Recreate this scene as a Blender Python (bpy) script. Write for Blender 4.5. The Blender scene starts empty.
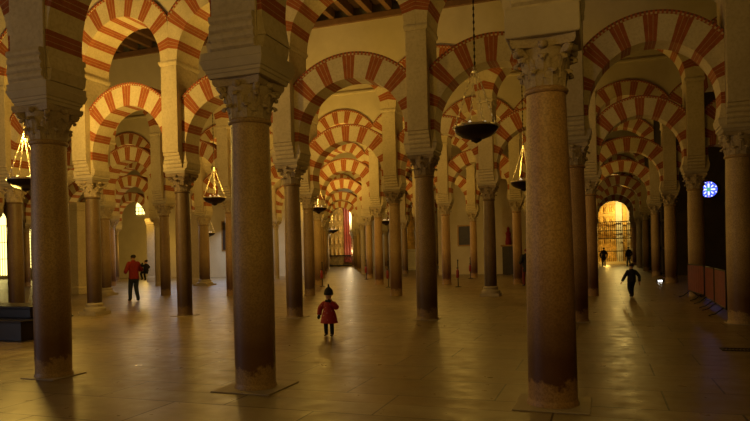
import bpy, bmesh, math, random
from mathutils import Vector, Matrix
random.seed(7)
PI = math.pi
SC = bpy.context.scene
COL = SC.collection
A, B = 3.48, 8.1            # column spacing along an arcade, distance between arcades (m)
# ---------------------------------------------------------------- camera model (position from the lattice of column bases)
F_PX, YAW, ROLL, SHIFT, H = 632.73, .3426, .0228, 42.67, 1.65
CAMX, CAMY = 7.485, -6.970
cd = bpy.data.cameras.new('camera'); cam = bpy.data.objects.new('camera', cd); COL.objects.link(cam)
cd.sensor_width = 36; cd.lens = F_PX / 750 * 36; cd.shift_y = SHIFT / 750; cd.clip_end = 300; cd.clip_start = .1
cam.matrix_world = Matrix.Translation((CAMX, CAMY, H)) @ Matrix.Rotation(YAW, 4, 'Z') @ Matrix.Rotation(PI / 2, 4, 'X') @ Matrix.Rotation(-ROLL, 4, 'Z')
SC.camera = cam
SC.view_settings.view_transform = 'Standard'; SC.view_settings.look = 'None'
SC.view_settings.gamma = 1; SC.view_settings.use_curve_mapping = False
SC.view_settings.exposure = 0.0
SC.cycles.use_denoising = True
SC.cycles.max_bounces = 6; SC.cycles.diffuse_bounces = 3; SC.cycles.glossy_bounces = 3
SC.cycles.sample_clamp_indirect = 4.0

# ---------------------------------------------------------------- materials
M = {}
def new_mat(name):
    m = bpy.data.materials.new(name); m.use_nodes = True
    nt = m.node_tree; nt.nodes.clear()
    out = nt.nodes.new('ShaderNodeOutputMaterial'); b = nt.nodes.new('ShaderNodeBsdfPrincipled')
    nt.links.new(b.outputs[0], out.inputs[0]); M[name] = m
    return m, nt, b
def coords(nt, scale=(1, 1, 1)):
    tc = nt.nodes.new('ShaderNodeTexCoord'); mp = nt.nodes.new('ShaderNodeMapping')
    mp.inputs['Scale'].default_value = scale; nt.links.new(tc.outputs['Object'], mp.inputs[0]); return mp.outputs[0]
def noise(nt, vec, scale, detail=5, rough=.6):
    n = nt.nodes.new('ShaderNodeTexNoise'); n.inputs['Scale'].default_value = scale
    n.inputs['Detail'].default_value = detail; n.inputs['Roughness'].default_value = rough
    nt.links.new(vec, n.inputs['Vector']); return n.outputs['Fac']
def ramp(nt, fac, stops):
    r = nt.nodes.new('ShaderNodeValToRGB'); e = r.color_ramp.elements
    while len(e) < len(stops): e.new(.5)
    for k, (p, c) in enumerate(stops):
        e[k].position = p; e[k].color = (*c, 1) if len(c) == 3 else c
    nt.links.new(fac, r.inputs[0]); return r.outputs[0]
def mixc(nt, fac, a, b, mode='MIX'):
    x = nt.nodes.new('ShaderNodeMix'); x.data_type = 'RGBA'; x.blend_type = mode
    for s, v in ((0, fac), (6, a), (7, b)):
        if isinstance(v, (int, float)): x.inputs[s].default_value = v
        elif isinstance(v, tuple): x.inputs[s].default_value = (*v, 1)
        else: nt.links.new(v, x.inputs[s])
    return x.outputs[2]
def bump(nt, b, h, strength=.3, dist=.02):
    n = nt.nodes.new('ShaderNodeBump'); n.inputs['Strength'].default_value = strength; n.inputs['Distance'].default_value = dist
    nt.links.new(h, n.inputs['Height']); nt.links.new(n.outputs[0], b.inputs['Normal'])
def stone(name, c1, c2, scale=2.5, rough=.8, bs=.35, c3=None):
    m, nt, b = new_mat(name); v = coords(nt)
    n1 = noise(nt, v, scale, 7, .65); n2 = noise(nt, v, scale * 9, 4, .6)
    col = ramp(nt, n1, [(.3, c1), (.7, c2)])
    if c3: col = mixc(nt, ramp(nt, n2, [(.45, (0, 0, 0)), (.7, (.7, .7, .7))]), col, c3)
    nt.links.new(col, b.inputs['Base Color']); b.inputs['Roughness'].default_value = rough
    bump(nt, b, n2, bs, .02); return m
def plain(name, c, rough=.6, metal=0, vary=.25, scale=8):
    m, nt, b = new_mat(name); v = coords(nt); n = noise(nt, v, scale)
    col = ramp(nt, n, [(.25, tuple(x * (1 - vary) for x in c)), (.75, tuple(min(1, x * (1 + vary)) for x in c))])
    nt.links.new(col, b.inputs['Base Color']); b.inputs['Roughness'].default_value = rough; b.inputs['Metallic'].default_value = metal
    return m
def glow(name, c, s):
    m, nt, b = new_mat(name); b.inputs['Base Color'].default_value = (*c, 1)
    b.inputs['Emission Color'].default_value = (*c, 1); b.inputs['Emission Strength'].default_value = s; return m
stone('cream_stone', (.56, .46, .28), (.70, .60, .40), 2.2, .85, .3, (.48, .37, .22))
stone('pier_stone', (.50, .41, .26), (.63, .53, .36), 1.6, .85, .35, (.42, .33, .21))
stone('red_brick', (.27, .055, .011), (.41, .105, .022), 6, .85, .5, (.34, .15, .05))
stone('brick_mortar', (.42, .24, .11), (.54, .36, .18), 6, .9, .4)
stone('plaster', (.56, .48, .32), (.66, .58, .41), 1.1, .9, .2)
stone('unlit_plaster', (.05, .035, .022), (.075, .055, .035), 1.1, .9, .2)  # plaster coloured near black to stand for walls that get no light
stone('capital_stone', (.38, .29, .19), (.52, .42, .28), 5, .75, .4, (.30, .21, .13))
stone('dark_capital', (.24, .17, .11), (.34, .26, .17), 5, .75, .4, (.17, .11, .07))
stone('impost_stone', (.44, .36, .25), (.54, .46, .33), 3, .8, .3)
stone('plinth_stone', (.33, .27, .19), (.42, .35, .26), 3, .6, .3)
plain('red_line', (.36, .09, .03), .85); plain('pale_line', (.55, .40, .22), .85); plain('dark_line', (.15, .06, .03), .85)
def shaft_mat(name, c1, c2, dark, grime=1.0, fleck=45):
    m, nt, b = new_mat(name); v = coords(nt)
    n1 = noise(nt, v, 3, 8, .7); n2 = noise(nt, v, fleck, 3, .6)
    col = ramp(nt, n1, [(.3, c1), (.7, c2)])
    col = mixc(nt, ramp(nt, n2, [(.42, (0, 0, 0)), (.62, (.6, .6, .6))]), col, tuple(x * .5 for x in c1))
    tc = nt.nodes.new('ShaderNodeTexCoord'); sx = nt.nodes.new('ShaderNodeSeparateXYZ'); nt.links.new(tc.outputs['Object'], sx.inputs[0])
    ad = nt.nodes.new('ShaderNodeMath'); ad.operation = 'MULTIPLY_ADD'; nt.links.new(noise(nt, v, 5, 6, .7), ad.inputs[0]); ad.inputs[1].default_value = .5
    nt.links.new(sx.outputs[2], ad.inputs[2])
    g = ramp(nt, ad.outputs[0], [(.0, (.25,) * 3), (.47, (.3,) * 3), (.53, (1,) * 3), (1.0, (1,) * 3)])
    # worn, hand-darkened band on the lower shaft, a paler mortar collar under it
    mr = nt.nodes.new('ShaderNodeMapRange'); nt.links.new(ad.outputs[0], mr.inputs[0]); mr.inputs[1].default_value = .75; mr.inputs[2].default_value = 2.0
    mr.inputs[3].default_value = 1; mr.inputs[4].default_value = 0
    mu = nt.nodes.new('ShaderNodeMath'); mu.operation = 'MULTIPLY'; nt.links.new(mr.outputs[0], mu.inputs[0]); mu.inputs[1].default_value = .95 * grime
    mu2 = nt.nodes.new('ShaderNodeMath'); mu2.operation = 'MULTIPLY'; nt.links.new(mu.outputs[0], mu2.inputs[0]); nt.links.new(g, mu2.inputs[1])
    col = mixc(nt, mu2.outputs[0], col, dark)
    nt.links.new(col, b.inputs['Base Color']); b.inputs['Roughness'].default_value = .5
    bump(nt, b, n2, .25, .01); return m
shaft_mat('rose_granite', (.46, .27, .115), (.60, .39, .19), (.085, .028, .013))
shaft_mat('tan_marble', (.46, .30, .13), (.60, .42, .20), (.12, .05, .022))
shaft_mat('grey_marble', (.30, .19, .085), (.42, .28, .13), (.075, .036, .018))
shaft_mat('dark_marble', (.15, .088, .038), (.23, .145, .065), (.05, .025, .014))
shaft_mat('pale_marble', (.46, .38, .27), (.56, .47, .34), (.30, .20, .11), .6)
# floor: big worn marble slabs
def floor_mat(name, k):
    m, nt, b = new_mat(name); v = coords(nt)
    br = nt.nodes.new('ShaderNodeTexBrick'); nt.links.new(v, br.inputs['Vector'])
    br.inputs['Color1'].default_value = (.20 * k[0], .145 * k[1], .075 * k[2], 1); br.inputs['Color2'].default_value = (.30 * k[0], .225 * k[1], .125 * k[2], 1); br.inputs['Mortar'].default_value = (.035, .024, .013, 1)
    br.inputs['Scale'].default_value = 1; br.inputs['Mortar Size'].default_value = .012; br.inputs['Brick Width'].default_value = 1.75; br.inputs['Row Height'].default_value = .92
    br.inputs['Mortar Smooth'].default_value = .3; br.offset = .37
    n1 = noise(nt, coords(nt, (.5, 1.6, 1)), 1.7, 8, .65)
    col = mixc(nt, .55, br.outputs[0], ramp(nt, n1, [(.3, (.55, .50, .42)), (.5, (1, .96, .86)), (.7, (.72, .66, .55))]), 'MULTIPLY')
    nt.links.new(col, b.inputs['Base Color'])
    nt.links.new(ramp(nt, noise(nt, v, 3.5, 6, .6), [(.3, (.26,) * 3), (.7, (.46,) * 3)]), b.inputs['Roughness'])
    b.inputs['Specular IOR Level'].default_value = .5
    mm = nt.nodes.new('ShaderNodeMath'); mm.operation = 'MULTIPLY_ADD'; nt.links.new(noise(nt, v, 6, 4), mm.inputs[0]); mm.inputs[1].default_value = .25
    inv = nt.nodes.new('ShaderNodeMath'); inv.operation = 'SUBTRACT'; inv.inputs[0].default_value = 1; nt.links.new(br.outputs[1], inv.inputs[1]); nt.links.new(inv.outputs[0], mm.inputs[2])
    bump(nt, b, mm.outputs[0], .18, .01)
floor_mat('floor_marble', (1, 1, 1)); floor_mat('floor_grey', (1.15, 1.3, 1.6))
stone('wood_dark', (.045, .022, .012), (.09, .045, .022), 4, .6, .3)
stone('wood_beam', (.15, .075, .035), (.22, .12, .06), 4, .65, .3)
plain('dais_wood', (.022, .014, .010), .35, 0, .3, 3)
plain('bronze', (.05, .033, .018), .4, .8); plain('brass', (.88, .80, .6), .42, 1, .1); plain('iron', (.02, .016, .013), .5, .6)
plain('gold', (.75, .46, .12), .5, .1, .4, 3); plain('red_marble', (.34, .06, .03), .4, 0, .4, 4); plain('white_stone', (.68, .64, .56), .6, 0, .12, 3)
plain('barrier_red', (.16, .015, .018), .55, 0, .3, 5); plain('painting_dark', (.030, .017, .012), .4, 0, .7, 4); plain('frame_gold', (.30, .17, .05), .4, .4)
plain('skin', (.52, .30, .20), .6, 0, .1); plain('coat_red', (.27, .014, .013), .75, 0, .3, 30); plain('jeans', (.025, .032, .06), .85, 0, .3, 30)
plain('black_cloth', (.012, .011, .013), .85, 0, .3, 20); plain('hair_dark', (.015, .009, .006), .6, 0, .3, 40); plain('leather', (.014, .010, .008), .45)
plain('pale_jeans', (.14, .17, .22), .85, 0, .2, 30); plain('eye', (.01, .008, .006), .2); plain('lip', (.42, .12, .10), .5); plain('pattern_pale', (.65, .45, .42), .8)
plain('ext_red', (.24, .014, .012), .35, 0, .15); plain('pewter', (.10, .085, .06), .5, .6); plain('maroon', (.16, .02, .018), .8)
glow('lamp_glow', (1, .85, .55), .5); glow('white_led', (1, .95, .85), 6)
glow('glass_white', (.75, .82, 1.0), 1.6); glow('glass_blue', (.05, .08, .75), 2.2); glow('glass_green', (.15, .55, .40), .8); glow('glass_amber', (.9, .45, .12), .9)
glow('warm_glow', (1, .80, .25), 3.0)

# ---------------------------------------------------------------- mesh helpers
class MB:
    def __init__(s): s.v = []; s.f = []; s.m = []
    def add(s, verts, faces, mi=0):
        o = len(s.v); s.v += [tuple(p) for p in verts]; s.f += [tuple(i + o for i in f) for f in faces]; s.m += [mi] * len(faces); return s
    def box(s, x0, x1, y0, y1, z0, z1, mi=0):
        return s.add([(x0, y0, z0), (x1, y0, z0), (x1, y1, z0), (x0, y1, z0), (x0, y0, z1), (x1, y0, z1), (x1, y1, z1), (x0, y1, z1)],
                     [(3, 2, 1, 0), (4, 5, 6, 7), (0, 1, 5, 4), (1, 2, 6, 5), (2, 3, 7, 6), (3, 0, 4, 7)], mi)
    def stack(s, prof, mi=0, sides=4, rot=PI / 4):
        """stack of horizontal sections: (halfx, halfy, z)"""
        n = len(prof); vs = []
        for hx, hy, z in prof: vs += [(-hx, -hy, z), (hx, -hy, z), (hx, hy, z), (-hx, hy, z)]
        fs = [(3, 2, 1, 0), tuple(4 * (n - 1) + k for k in range(4))]
        for k in range(n - 1):
            for q in range(4): a = 4 * k + q; b_ = 4 * k + (q + 1) % 4; fs.append((a, b_, b_ + 4, a + 4))
        return s.add(vs, fs, mi)
    def lathe(s, prof, n=24, mi=0, c=(0, 0, 0), cap=True):
        vs = []; k = len(prof)
        for r, z in prof:
            for q in range(n): t = 2 * PI * q / n; vs.append((c[0] + r * math.cos(t), c[1] + r * math.sin(t), c[2] + z))
        fs = []
        for j in range(k - 1):
            for q in range(n): a = j * n + q; b_ = j * n + (q + 1) % n; fs.append((a, b_, b_ + n, a + n))
        if cap: fs += [tuple(reversed(range(n))), tuple(range((k - 1) * n, k * n))]
        return s.add(vs, fs, mi)
    def tube(s, pts, r, n=8, mi=0, closed=False):
        pts = [Vector(p) for p in pts]; k = len(pts); vs = []
        rs = r if isinstance(r, (list, tuple)) else [r] * k
        up = None
        for i, p in enumerate(pts):
            a = pts[(i - 1) % k] if (closed or i > 0) else p; b_ = pts[(i + 1) % k] if (closed or i < k - 1) else p
            d = (b_ - a).normalized()
            if up is None: up = Vector((0, 0, 1)) if abs(d.z) < .9 else Vector((1, 0, 0))
            x = d.cross(up).normalized(); up = x.cross(d).normalized()
            for q in range(n): t = 2 * PI * q / n; vs.append(p + (x * math.cos(t) + up * math.sin(t)) * rs[i])
        fs = []
        for j in range(k if closed else k - 1):
            for q in range(n): a = j * n + q; b_ = j * n + (q + 1) % n; c_ = ((j + 1) % k) * n; fs.append((a, b_, c_ + (q + 1) % n, c_ + q))
        if not closed: fs += [tuple(reversed(range(n))), tuple(range((k - 1) * n, k * n))]
        return s.add(vs, fs, mi)
    def mesh(s, name, mats, smooth=None, bevel=0):
        me = bpy.data.meshes.new(name); me.from_pydata(s.v, [], s.f)
        for m_ in mats: me.materials.append(M[m_])
        me.polygons.foreach_set('material_index', s.m)
        bm = bmesh.new(); bm.from_mesh(me)
        if bevel:
            bmesh.ops.remove_doubles(bm, verts=bm.verts, dist=1e-5)
            bmesh.ops.bevel(bm, geom=[e for e in bm.edges if len(e.link_faces) == 2 and e.calc_face_angle(0) > .5], offset=bevel, segments=2, affect='EDGES', profile=.5)
        bmesh.ops.recalc_face_normals(bm, faces=bm.faces); bm.to_mesh(me); bm.free()
        if smooth is not None:
            me.polygons.foreach_set('use_smooth', [True] * len(me.polygons)); me.set_sharp_from_angle(angle=smooth)
        return me
def ob(name, me, parent=None, loc=(0, 0, 0), rz=0):
    o = bpy.data.objects.new(name, me); COL.objects.link(o); o.parent = parent; o.location = loc; o.rotation_euler = (0, 0, rz); return o
def tag(o, label, cat, group=None, kind='thing'):
    o['label'] = label; o['category'] = cat; o['kind'] = kind
    if group: o['group'] = group
    return o
def thing(name, label, cat, loc, rz=0, group=None):
    return tag(ob(name, None, None, loc, rz), label, cat, group)
def struct(name, me, loc=(0, 0, 0)):
    o = ob(name, me, None, loc); o['kind'] = 'structure'; return o
ORD = 'front second third fourth fifth sixth seventh eighth ninth tenth'.split()
NTH = 'first second third fourth fifth sixth seventh eighth ninth tenth eleventh twelfth thirteenth fourteenth fifteenth sixteenth seventeenth eighteenth nineteenth twentieth twenty-first twenty-second twenty-third twenty-fourth twenty-fifth twenty-sixth twenty-seventh twenty-eighth'.split()

# ---------------------------------------------------------------- where the columns stand
def ray(px, py):
    u = px - 375; v = -(py - 210.5) + SHIFT; cr, sr = math.cos(ROLL), math.sin(ROLL)
    U = cr * u + sr * v; W = -sr * u + cr * v; x, y, z = U / F_PX, 1, W / F_PX; c, s = math.cos(YAW), math.sin(YAW)
    return x * c - y * s, x * s + y * c, z
def at_row(px, py, Y):
    rx, ry, rz = ray(px, py); t = (Y - CAMY) / ry; return CAMX + rx * t, H + rz * t
def on_floor(px, py, z=0):
    rx, ry, rz = ray(px, py); t = (z - H) / rz; return CAMX + rx * t, CAMY + ry * t
def proj(x, y, z):
    c, s = math.cos(YAW), math.sin(YAW); dx, dy = x - CAMX, y - CAMY; a = dx * c + dy * s; d = -dx * s + dy * c
    if d < .3: return None
    u, w = F_PX * a / d, F_PX * (z - H) / d; cr, sr = math.cos(ROLL), math.sin(ROLL)
    return 375 + cr * u - sr * w, 210.5 + SHIFT - (sr * u + cr * w)
OBS = {(0, 0): (54, 375), (1, 0): (256, 390), (2, 0): (553, 405), (-3, 1): (17, 313), (-2, 1): (95, 314), (-1, 1): (185.2, 316), (0, 1): (295, 317.5), (1, 1): (427.5, 319),
       (2, 1): (577, 321), (3, 1): (742, 323), (-4, 2): (106, 295.5), (-3, 2): (166, 295.5), (-2, 2): (232, 295.5), (-1, 2): (310, 295.5), (0, 2): (396.5, 295.5), (1, 2): (491, 295.5), (2, 2): (592, 295.5),
       (3, 2): (697.5, 296), (-4, 3): (205, 285.5), (-2, 3): (318.5, 285), (-1, 3): (379.5, 284.6), (0, 3): (447, 284.3), (1, 3): (518.3, 284), (3, 3): (671.5, 283)}
ROWS = 8
def col_x(i, j): return at_row(*OBS[(i, j)], j * B)[0] if (i, j) in OBS else i * A
COLS = {}
for j in range(ROWS + 1):
    for i in range(-22, 5):
        if i == 4 and j in (0, 1): continue
        if j == 0 and not -1 <= i <= 3: continue
        if j >= 4 and i > 3: continue
        p = proj(i * A, j * B, 2); 
        if p is None: continue
        if j and not -60 < p[0] < (830 if j > 1 else 760): continue
        COLS[(i, j)] = col_x(i, j)
KEEP = {'col': {0: [-1, 0, 1, 2, 3], 1: [-3, -2, -1, 0, 1, 2, 3], 2: [-6, -5, -4, -3, -2, -1, 0, 1, 2, 3], 3: [-8, -7, -6, -5, -4, -3, -2, -1, 0, 1, 2, 3, 4], 4: [-11, -10, -9, -8, -7, -6, -5, -4, -3, -2, -1, 0, 1, 2, 3], 5: [-4, -3, -2, 2, 3], 6: [-5, -4, -3, -2, 2, 3], 7: [-6, -5, -4, -3, 2, 3], 8: [-7, -6, -5, -3, 2]},
        'pier': {0: [-1, 0, 1, 2, 3], 1: [-3, -2, -1, 0, 1, 2, 3], 2: [-6, -5, -4, -3, -2, -1, 0, 1, 2, 3], 3: [-8, -7, -6, -5, -4, -3, -2, -1, 0, 1, 3, 4], 4: [-11, -10, -9, -8, -7, -6, -5, -4, -3, -2, -1, 0, 1, 2, 3], 5: [-4, -3, -2, 2, 3], 6: [-5, -4, -3, -2, 3], 7: [-5, -4, -3, 2, 3], 8: [-6, -5, -3]},
        'low': {0: [-1, 0, 1, 2], 1: [-3, -2, -1, 0, 1, 2], 2: [-6, -5, -4, -3, -2, -1, 0, 1, 2, 3], 3: [-8, -7, -6, -5, -4, -3, -2, -1, 0, 1, 2, 3], 4: [-12, -11, -10, -9, -8, -7, -6, -5, -4, -3, -2, -1, 0, 1, 2], 5: [-4, -3, -2, 2], 6: [-5, -4, -3, -2, 2], 7: [-4, -3, 2]},
        'up': {1: [-3, -2, -1, 0, 1, 2], 2: [-6, -5, -4, -3, -2, -1, 0, 1, 2, 3], 3: [-8, -7, -6, -5, -4, -3, -2, -1, 0, 1, 2, 3], 4: [-8, -7, -6, -5, -4, -3, -2, -1, 0, 1, 2], 5: [-4, -3, -2, 2], 6: [-5, -4, -3, 2], 7: [2]}}   # what shows from around the camera; the rest of the hall is hidden behind it


# ---------------------------------------------------------------- column parts
Z_SH, Z_CAP, Z_IMP, Z_COR, Z_P = 3.30, 3.90, 4.12, 4.56, 7.07
CAP_H = .52
LZ, UZ = 4.67, Z_P + .003      # centres of the lower and upper arches
def z_shaft(j): return 3.30 if j == 0 else 3.48
def shaft_me(r0, r1, mat, zs=3.3):
    pr = [(r0 * 1.06, 0), (r0 * 1.06, .03), (r0 * 1.0, .07)] + [(r0 + (r1 - r0) * t - .0 + .012 * math.sin(PI * t), zs * .02 + zs * .96 * t) for t in [k / 8 for k in range(9)]] + [(r1 * 1.0, zs)]
    return MB().lathe([(r, z) for r, z in pr], 28).mesh('shaft', [mat], .7)
def ring_me(r1, mat): return MB().lathe([(r1, 0), (r1 * 1.1, .012), (r1 * 1.14, .035), (r1 * 1.1, .058), (r1, .07)], 28).mesh('astragal', [mat], .8)
def base_me(r0, mat):
    return MB().stack([(r0 * 1.55, r0 * 1.55, 0), (r0 * 1.55, r0 * 1.55, .1)]).lathe([(r0 * 1.5, .1), (r0 * 1.55, .15), (r0 * 1.48, .2), (r0 * 1.2, .23), (r0 * 1.15, .26), (r0 * 1.25, .29), (r0 * 1.22, .33), (r0 * 1.02, .36)], 28).mesh('base', [mat], .6)
def capital_me(r1, mat, crisp=True):
    mb = MB(); h = .60
    mb.lathe([(r1 * .98, .05), (r1 * 1.02, .15), (r1 * 1.08, .3), (r1 * 1.2, .42), (min(.29, r1 * 1.35), h - .1)], 24)
    # abacus with concave sides
    top = []
    hw = .325
    for k in range(4):
        for q in range(6):
            t = q / 6; p = Vector((-hw + 2 * hw * t, -hw + .055 * math.sin(PI * t))); a = k * PI / 2
            top.append((p.x * math.cos(a) - p.y * math.sin(a), p.x * math.sin(a) + p.y * math.cos(a)))
    n = len(top)
    mb.add([(x * .94, y * .94, h - .1) for x, y in top] + [(x, y, h - .06) for x, y in top] + [(x, y, h) for x, y in top],
           [tuple(reversed(range(n))), tuple(range(2 * n, 3 * n))] + [(k * n + q, k * n + (q + 1) % n, (k + 1) * n + (q + 1) % n, (k + 1) * n + q) for k in range(2) for q in range(n)])
    def leaf(a, z0, z1, r, out, w):
        # acanthus leaf: rises along the bell, curls outward at the tip, lobed sides and raised rib
        hgt = z1 - z0; n = 12; vs = []; c, s = math.cos(a), math.sin(a)
        for i in range(n + 1):
            t = i / n
            if t < .7: rr, z = r + .03 * (t / .7) ** 2, z0 + hgt * .92 * t / .7
            else:
                q = (t - .7) / .3 * 3.6; rr = r + .03 + out * .5 * (1 - math.cos(q)); z = z0 + hgt * .92 + out * .5 * math.sin(q)
            ww = w * (.8 + .3 * math.sin(PI * min(1, t * 1.25))) * (1 if t < .72 else 1 - .75 * ((t - .72) / .28) ** 1.5) * (1 - .16 * (i % 2))
            for o, d in ((-1, -.02), (-.6, .008), (-.25, .004), (0, .022), (.25, .004), (.6, .008), (1, -.02)):
                x, y = rr + d * (1 - .5 * t), o * ww; vs.append((x * c - y * s, x * s + y * c, z))
        k = len(vs); m7 = 7
        vs += [(x - c * .025, y - s * .025, z - .01) for x, y, z in vs]
        fs = []
        for j in range(n):
            for q in range(6):
                a0 = j * m7 + q; fs.append((a0, a0 + 1, a0 + 8, a0 + 7)); fs.append((k + a0 + 7, k + a0 + 8, k + a0 + 1, k + a0))
            e = j * m7; fs += [(e, e + 7, k + e + 7, k + e), (e + 6, k + e + 6, k + e + 13, e + 13)]
        e = n * m7; fs += [tuple(range(e, e + 7)) + tuple(range(k + e + 6, k + e - 1, -1))]
        mb.add(vs, fs)
    for k in range(8): leaf(k * PI / 4 + PI / 8, .05, .22, r1 * 1.0, .07, .085)
    for k in range(8): leaf(k * PI / 4, .14, .385, r1 * 1.06, .085, .085)
    for k in range(4):   # corner volutes
        a = k * PI / 2 + PI / 4; c, s = math.cos(a), math.sin(a)
        pts = []
        for q in range(15):
            t = q / 14; ang = -PI / 2 + t * 3.1 * PI; rr = .06 * (1 - t * .75)
            pts.append((rr * math.cos(ang), rr * math.sin(ang)))
        path = [(r1 * 1.05, .28), (r1 * 1.2, .37), (r1 * 1.45, .45)] + [(.345 + x, .465 + z) for x, z in pts[3:]]
        mb.tube([(x * c, x * s, z) for x, z in path], [.035, .035, .04] + [.036] * (len(path) - 3), 6)
        a = k * PI / 2; c, s = math.cos(a), math.sin(a)      # fleuron in the middle of each side
        mb.lathe([(.005, -.05), (.045, -.03), (.05, 0), (.045, .03), (.005, .05)], 8, 0, (.29 * c, .29 * s, h - .08))
    return mb.mesh('capital', [mat], 1.0)
def impost_me(kind, w=.4):
    z = Z_IMP - 3.30 - CAP_H if w != .36 else Z_IMP - 3.48 - CAP_H
    if kind == 'block': return MB().stack([(w - .01, w - .01, 0), (w, w, .015), (w, w, z)]).mesh('impost', ['impost_stone'], None, .01)
    if kind == 'stepped': return MB().stack([(w - q, w - q, zz) for q, zz in ((.08, 0), (.07, .05), (.055, .055), (.05, .095), (.035, .1), (.0, .2), (.015, .21), (.015, z))]).mesh('impost', ['impost_stone'], None, .006)
    return MB().stack([(.31, .31, 0), (w - .02, w - .02, z * .4), (w, w, z * .5), (w, w, z)]).mesh('impost', ['impost_stone'], None, .006)
ME = {}
def me(key, fn):
    if key not in ME: ME[key] = fn()
    return ME[key]
SPEC = {  # (lower radius, upper radius, shaft material, capital, impost, has moulded base)
    (0, 0): (.242, .232, 'tan_marble', 'capital_stone', 'stepped', 0), (1, 0): (.25, .24, 'tan_marble', 'capital_stone', 'stepped', 0), (2, 0): (.256, .205, 'rose_granite', 'capital_stone', 'block', 0),
    (-2, 1): (.205, .2, 'dark_marble', 'capital_stone', 'plain', 1), (-1, 1): (.205, .2, 'dark_marble', 'dark_capital', 'plain', 0), (0, 1): (.215, .2, 'grey_marble', 'capital_stone', 'plain', 0),
    (1, 1): (.26, .225, 'grey_marble', 'dark_capital', 'plain', 0), (2, 1): (.25, .23, 'rose_granite', 'capital_stone', 'plain', 0), (3, 1): (.26, .24, 'tan_marble', 'capital_stone', 'plain', 0), (-3, 1): (.23, .21, 'dark_marble', 'capital_stone', 'plain', 0),
    (-3, 2): (.21, .2, 'grey_marble', 'capital_stone', 'plain', 0), (-1, 2): (.21, .2, 'grey_marble', 'capital_stone', 'plain', 0), (0, 2): (.225, .21, 'tan_marble', 'dark_capital', 'plain', 0),
    (1, 2): (.22, .2, 'dark_marble', 'dark_capital', 'plain', 1), (2, 2): (.225, .21, 'rose_granite', 'capital_stone', 'plain', 0), (3, 2): (.25, .23, 'tan_marble', 'capital_stone', 'plain', 0), (-4, 2): (.24, .23, 'grey_marble', 'capital_stone', 'plain', 1),
    (-4, 3): (.30, .28, 'grey_marble', 'capital_stone', 'plain', 1), (-1, 3): (.225, .2, 'rose_granite', 'capital_stone', 'plain', 0), (0, 3): (.235, .21, 'rose_granite', 'capital_stone', 'plain', 0), (1, 3): (.235, .21, 'rose_granite', 'capital_stone', 'plain', 0), (3, 3): (.25, .23, 'tan_marble', 'capital_stone', 'plain', 0)}
WORD = {'rose_granite': 'reddish granite', 'tan_marble': 'tan marble', 'grey_marble': 'grey-brown marble', 'dark_marble': 'dark brown marble', 'pale_marble': 'pale marble'}
HAND = {(0, 0): 'tan marble column with tall stepped impost, at front beside the dark wooden dais',
        (1, 0): 'thick tan marble column with stepped impost, front middle, just left of the toddler',
        (2, 0): 'big reddish granite column on square slab with plain block impost, nearest of all',
        (3, 1): 'tan marble column cut by the right edge, next to the red barrier end',
        (3, 2): 'tan marble column behind the red barriers, just left of the round stained window',
        (1, 1): 'stout grey-brown column with dark leafy capital, right of the toddler in second row',
        (0, 1): 'grey-brown marble column standing just left of and behind the toddler in red',
        (-1, 1): 'slim dark column with blackened capital, right of the walking adult in red',
        (-2, 1): 'slim dark column on moulded base, left of the walking adult in red',
        (1, 2): 'dark brown marble column on a moulded base, third row, left of the big granite column'}
def kept(kind, i, j): return KEEP is None or i in KEEP[kind].get(j, ())
def rows_of(keys):
    r = {}
    for i, j in sorted(keys): r.setdefault(j, []).append(i)
    return r
by_row = rows_of(k for k in COLS if kept('col', *k)); pier_row = rows_of(k for k in COLS if kept('pier', *k))
mats_far = ['tan_marble', 'grey_marble', 'rose_granite', 'tan_marble', 'pale_marble']
def q3(v): return round(v * 40) / 40
def make_column(i, j, x):
    r0, r1, mat, cap, imp, base = SPEC.get((i, j)) or (.22, .2, mats_far[(i * 7 + j * 3) % 5], 'capital_stone', 'plain', 0)
    n = by_row[j].index(i)
    lab = HAND.get((i, j)) or f'{WORD[mat]} column with leafy capital, {NTH[n]} from left in the {ORD[j]} row of columns'
    t = thing('stone_column', lab, 'column', (x, j * B, 0), 0, 'columns of the hall')
    iw = {(0, 0): .375, (1, 0): .435, (2, 0): .37}.get((i, j), .36 if j else .4); zs = z_shaft(j)
    if base: ob('base', me(('base', r0), lambda: base_me(r0, 'plinth_stone')), t)
    elif j <= 1:
        s = {(0, 0): .30, (1, 0): .40, (2, 0): .385, (3, 0): .38, (-1, 0): .38}.get((i, j), .29)
        ob('plinth', me(('plinth', s), lambda: MB().stack([(s, s, 0), (s, s, .014)]).mesh('plinth', ['plinth_stone'], None, .006)), t)
    ob('shaft', me(('sh', q3(r0), q3(r1), r0 if j < 2 else 0, mat, zs), lambda: shaft_me(r0, r1, mat, zs)), t, (0, 0, .002))
    ob('astragal', me(('as', r1, mat), lambda: ring_me(r1, mat)), t, (0, 0, zs - .02))
    ob('capital', me(('cap', round(r1, 2), cap), lambda: capital_me(r1, cap)), t, (0, 0, zs)).scale = (1, 1, CAP_H / .6)
    ob('impost', me(('imp', imp, iw), lambda: impost_me(imp, iw)), t, (0, 0, zs + CAP_H))
    return t
for (i, j), x in COLS.items():
    if kept('col', i, j): make_column(i, j, x)

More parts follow.
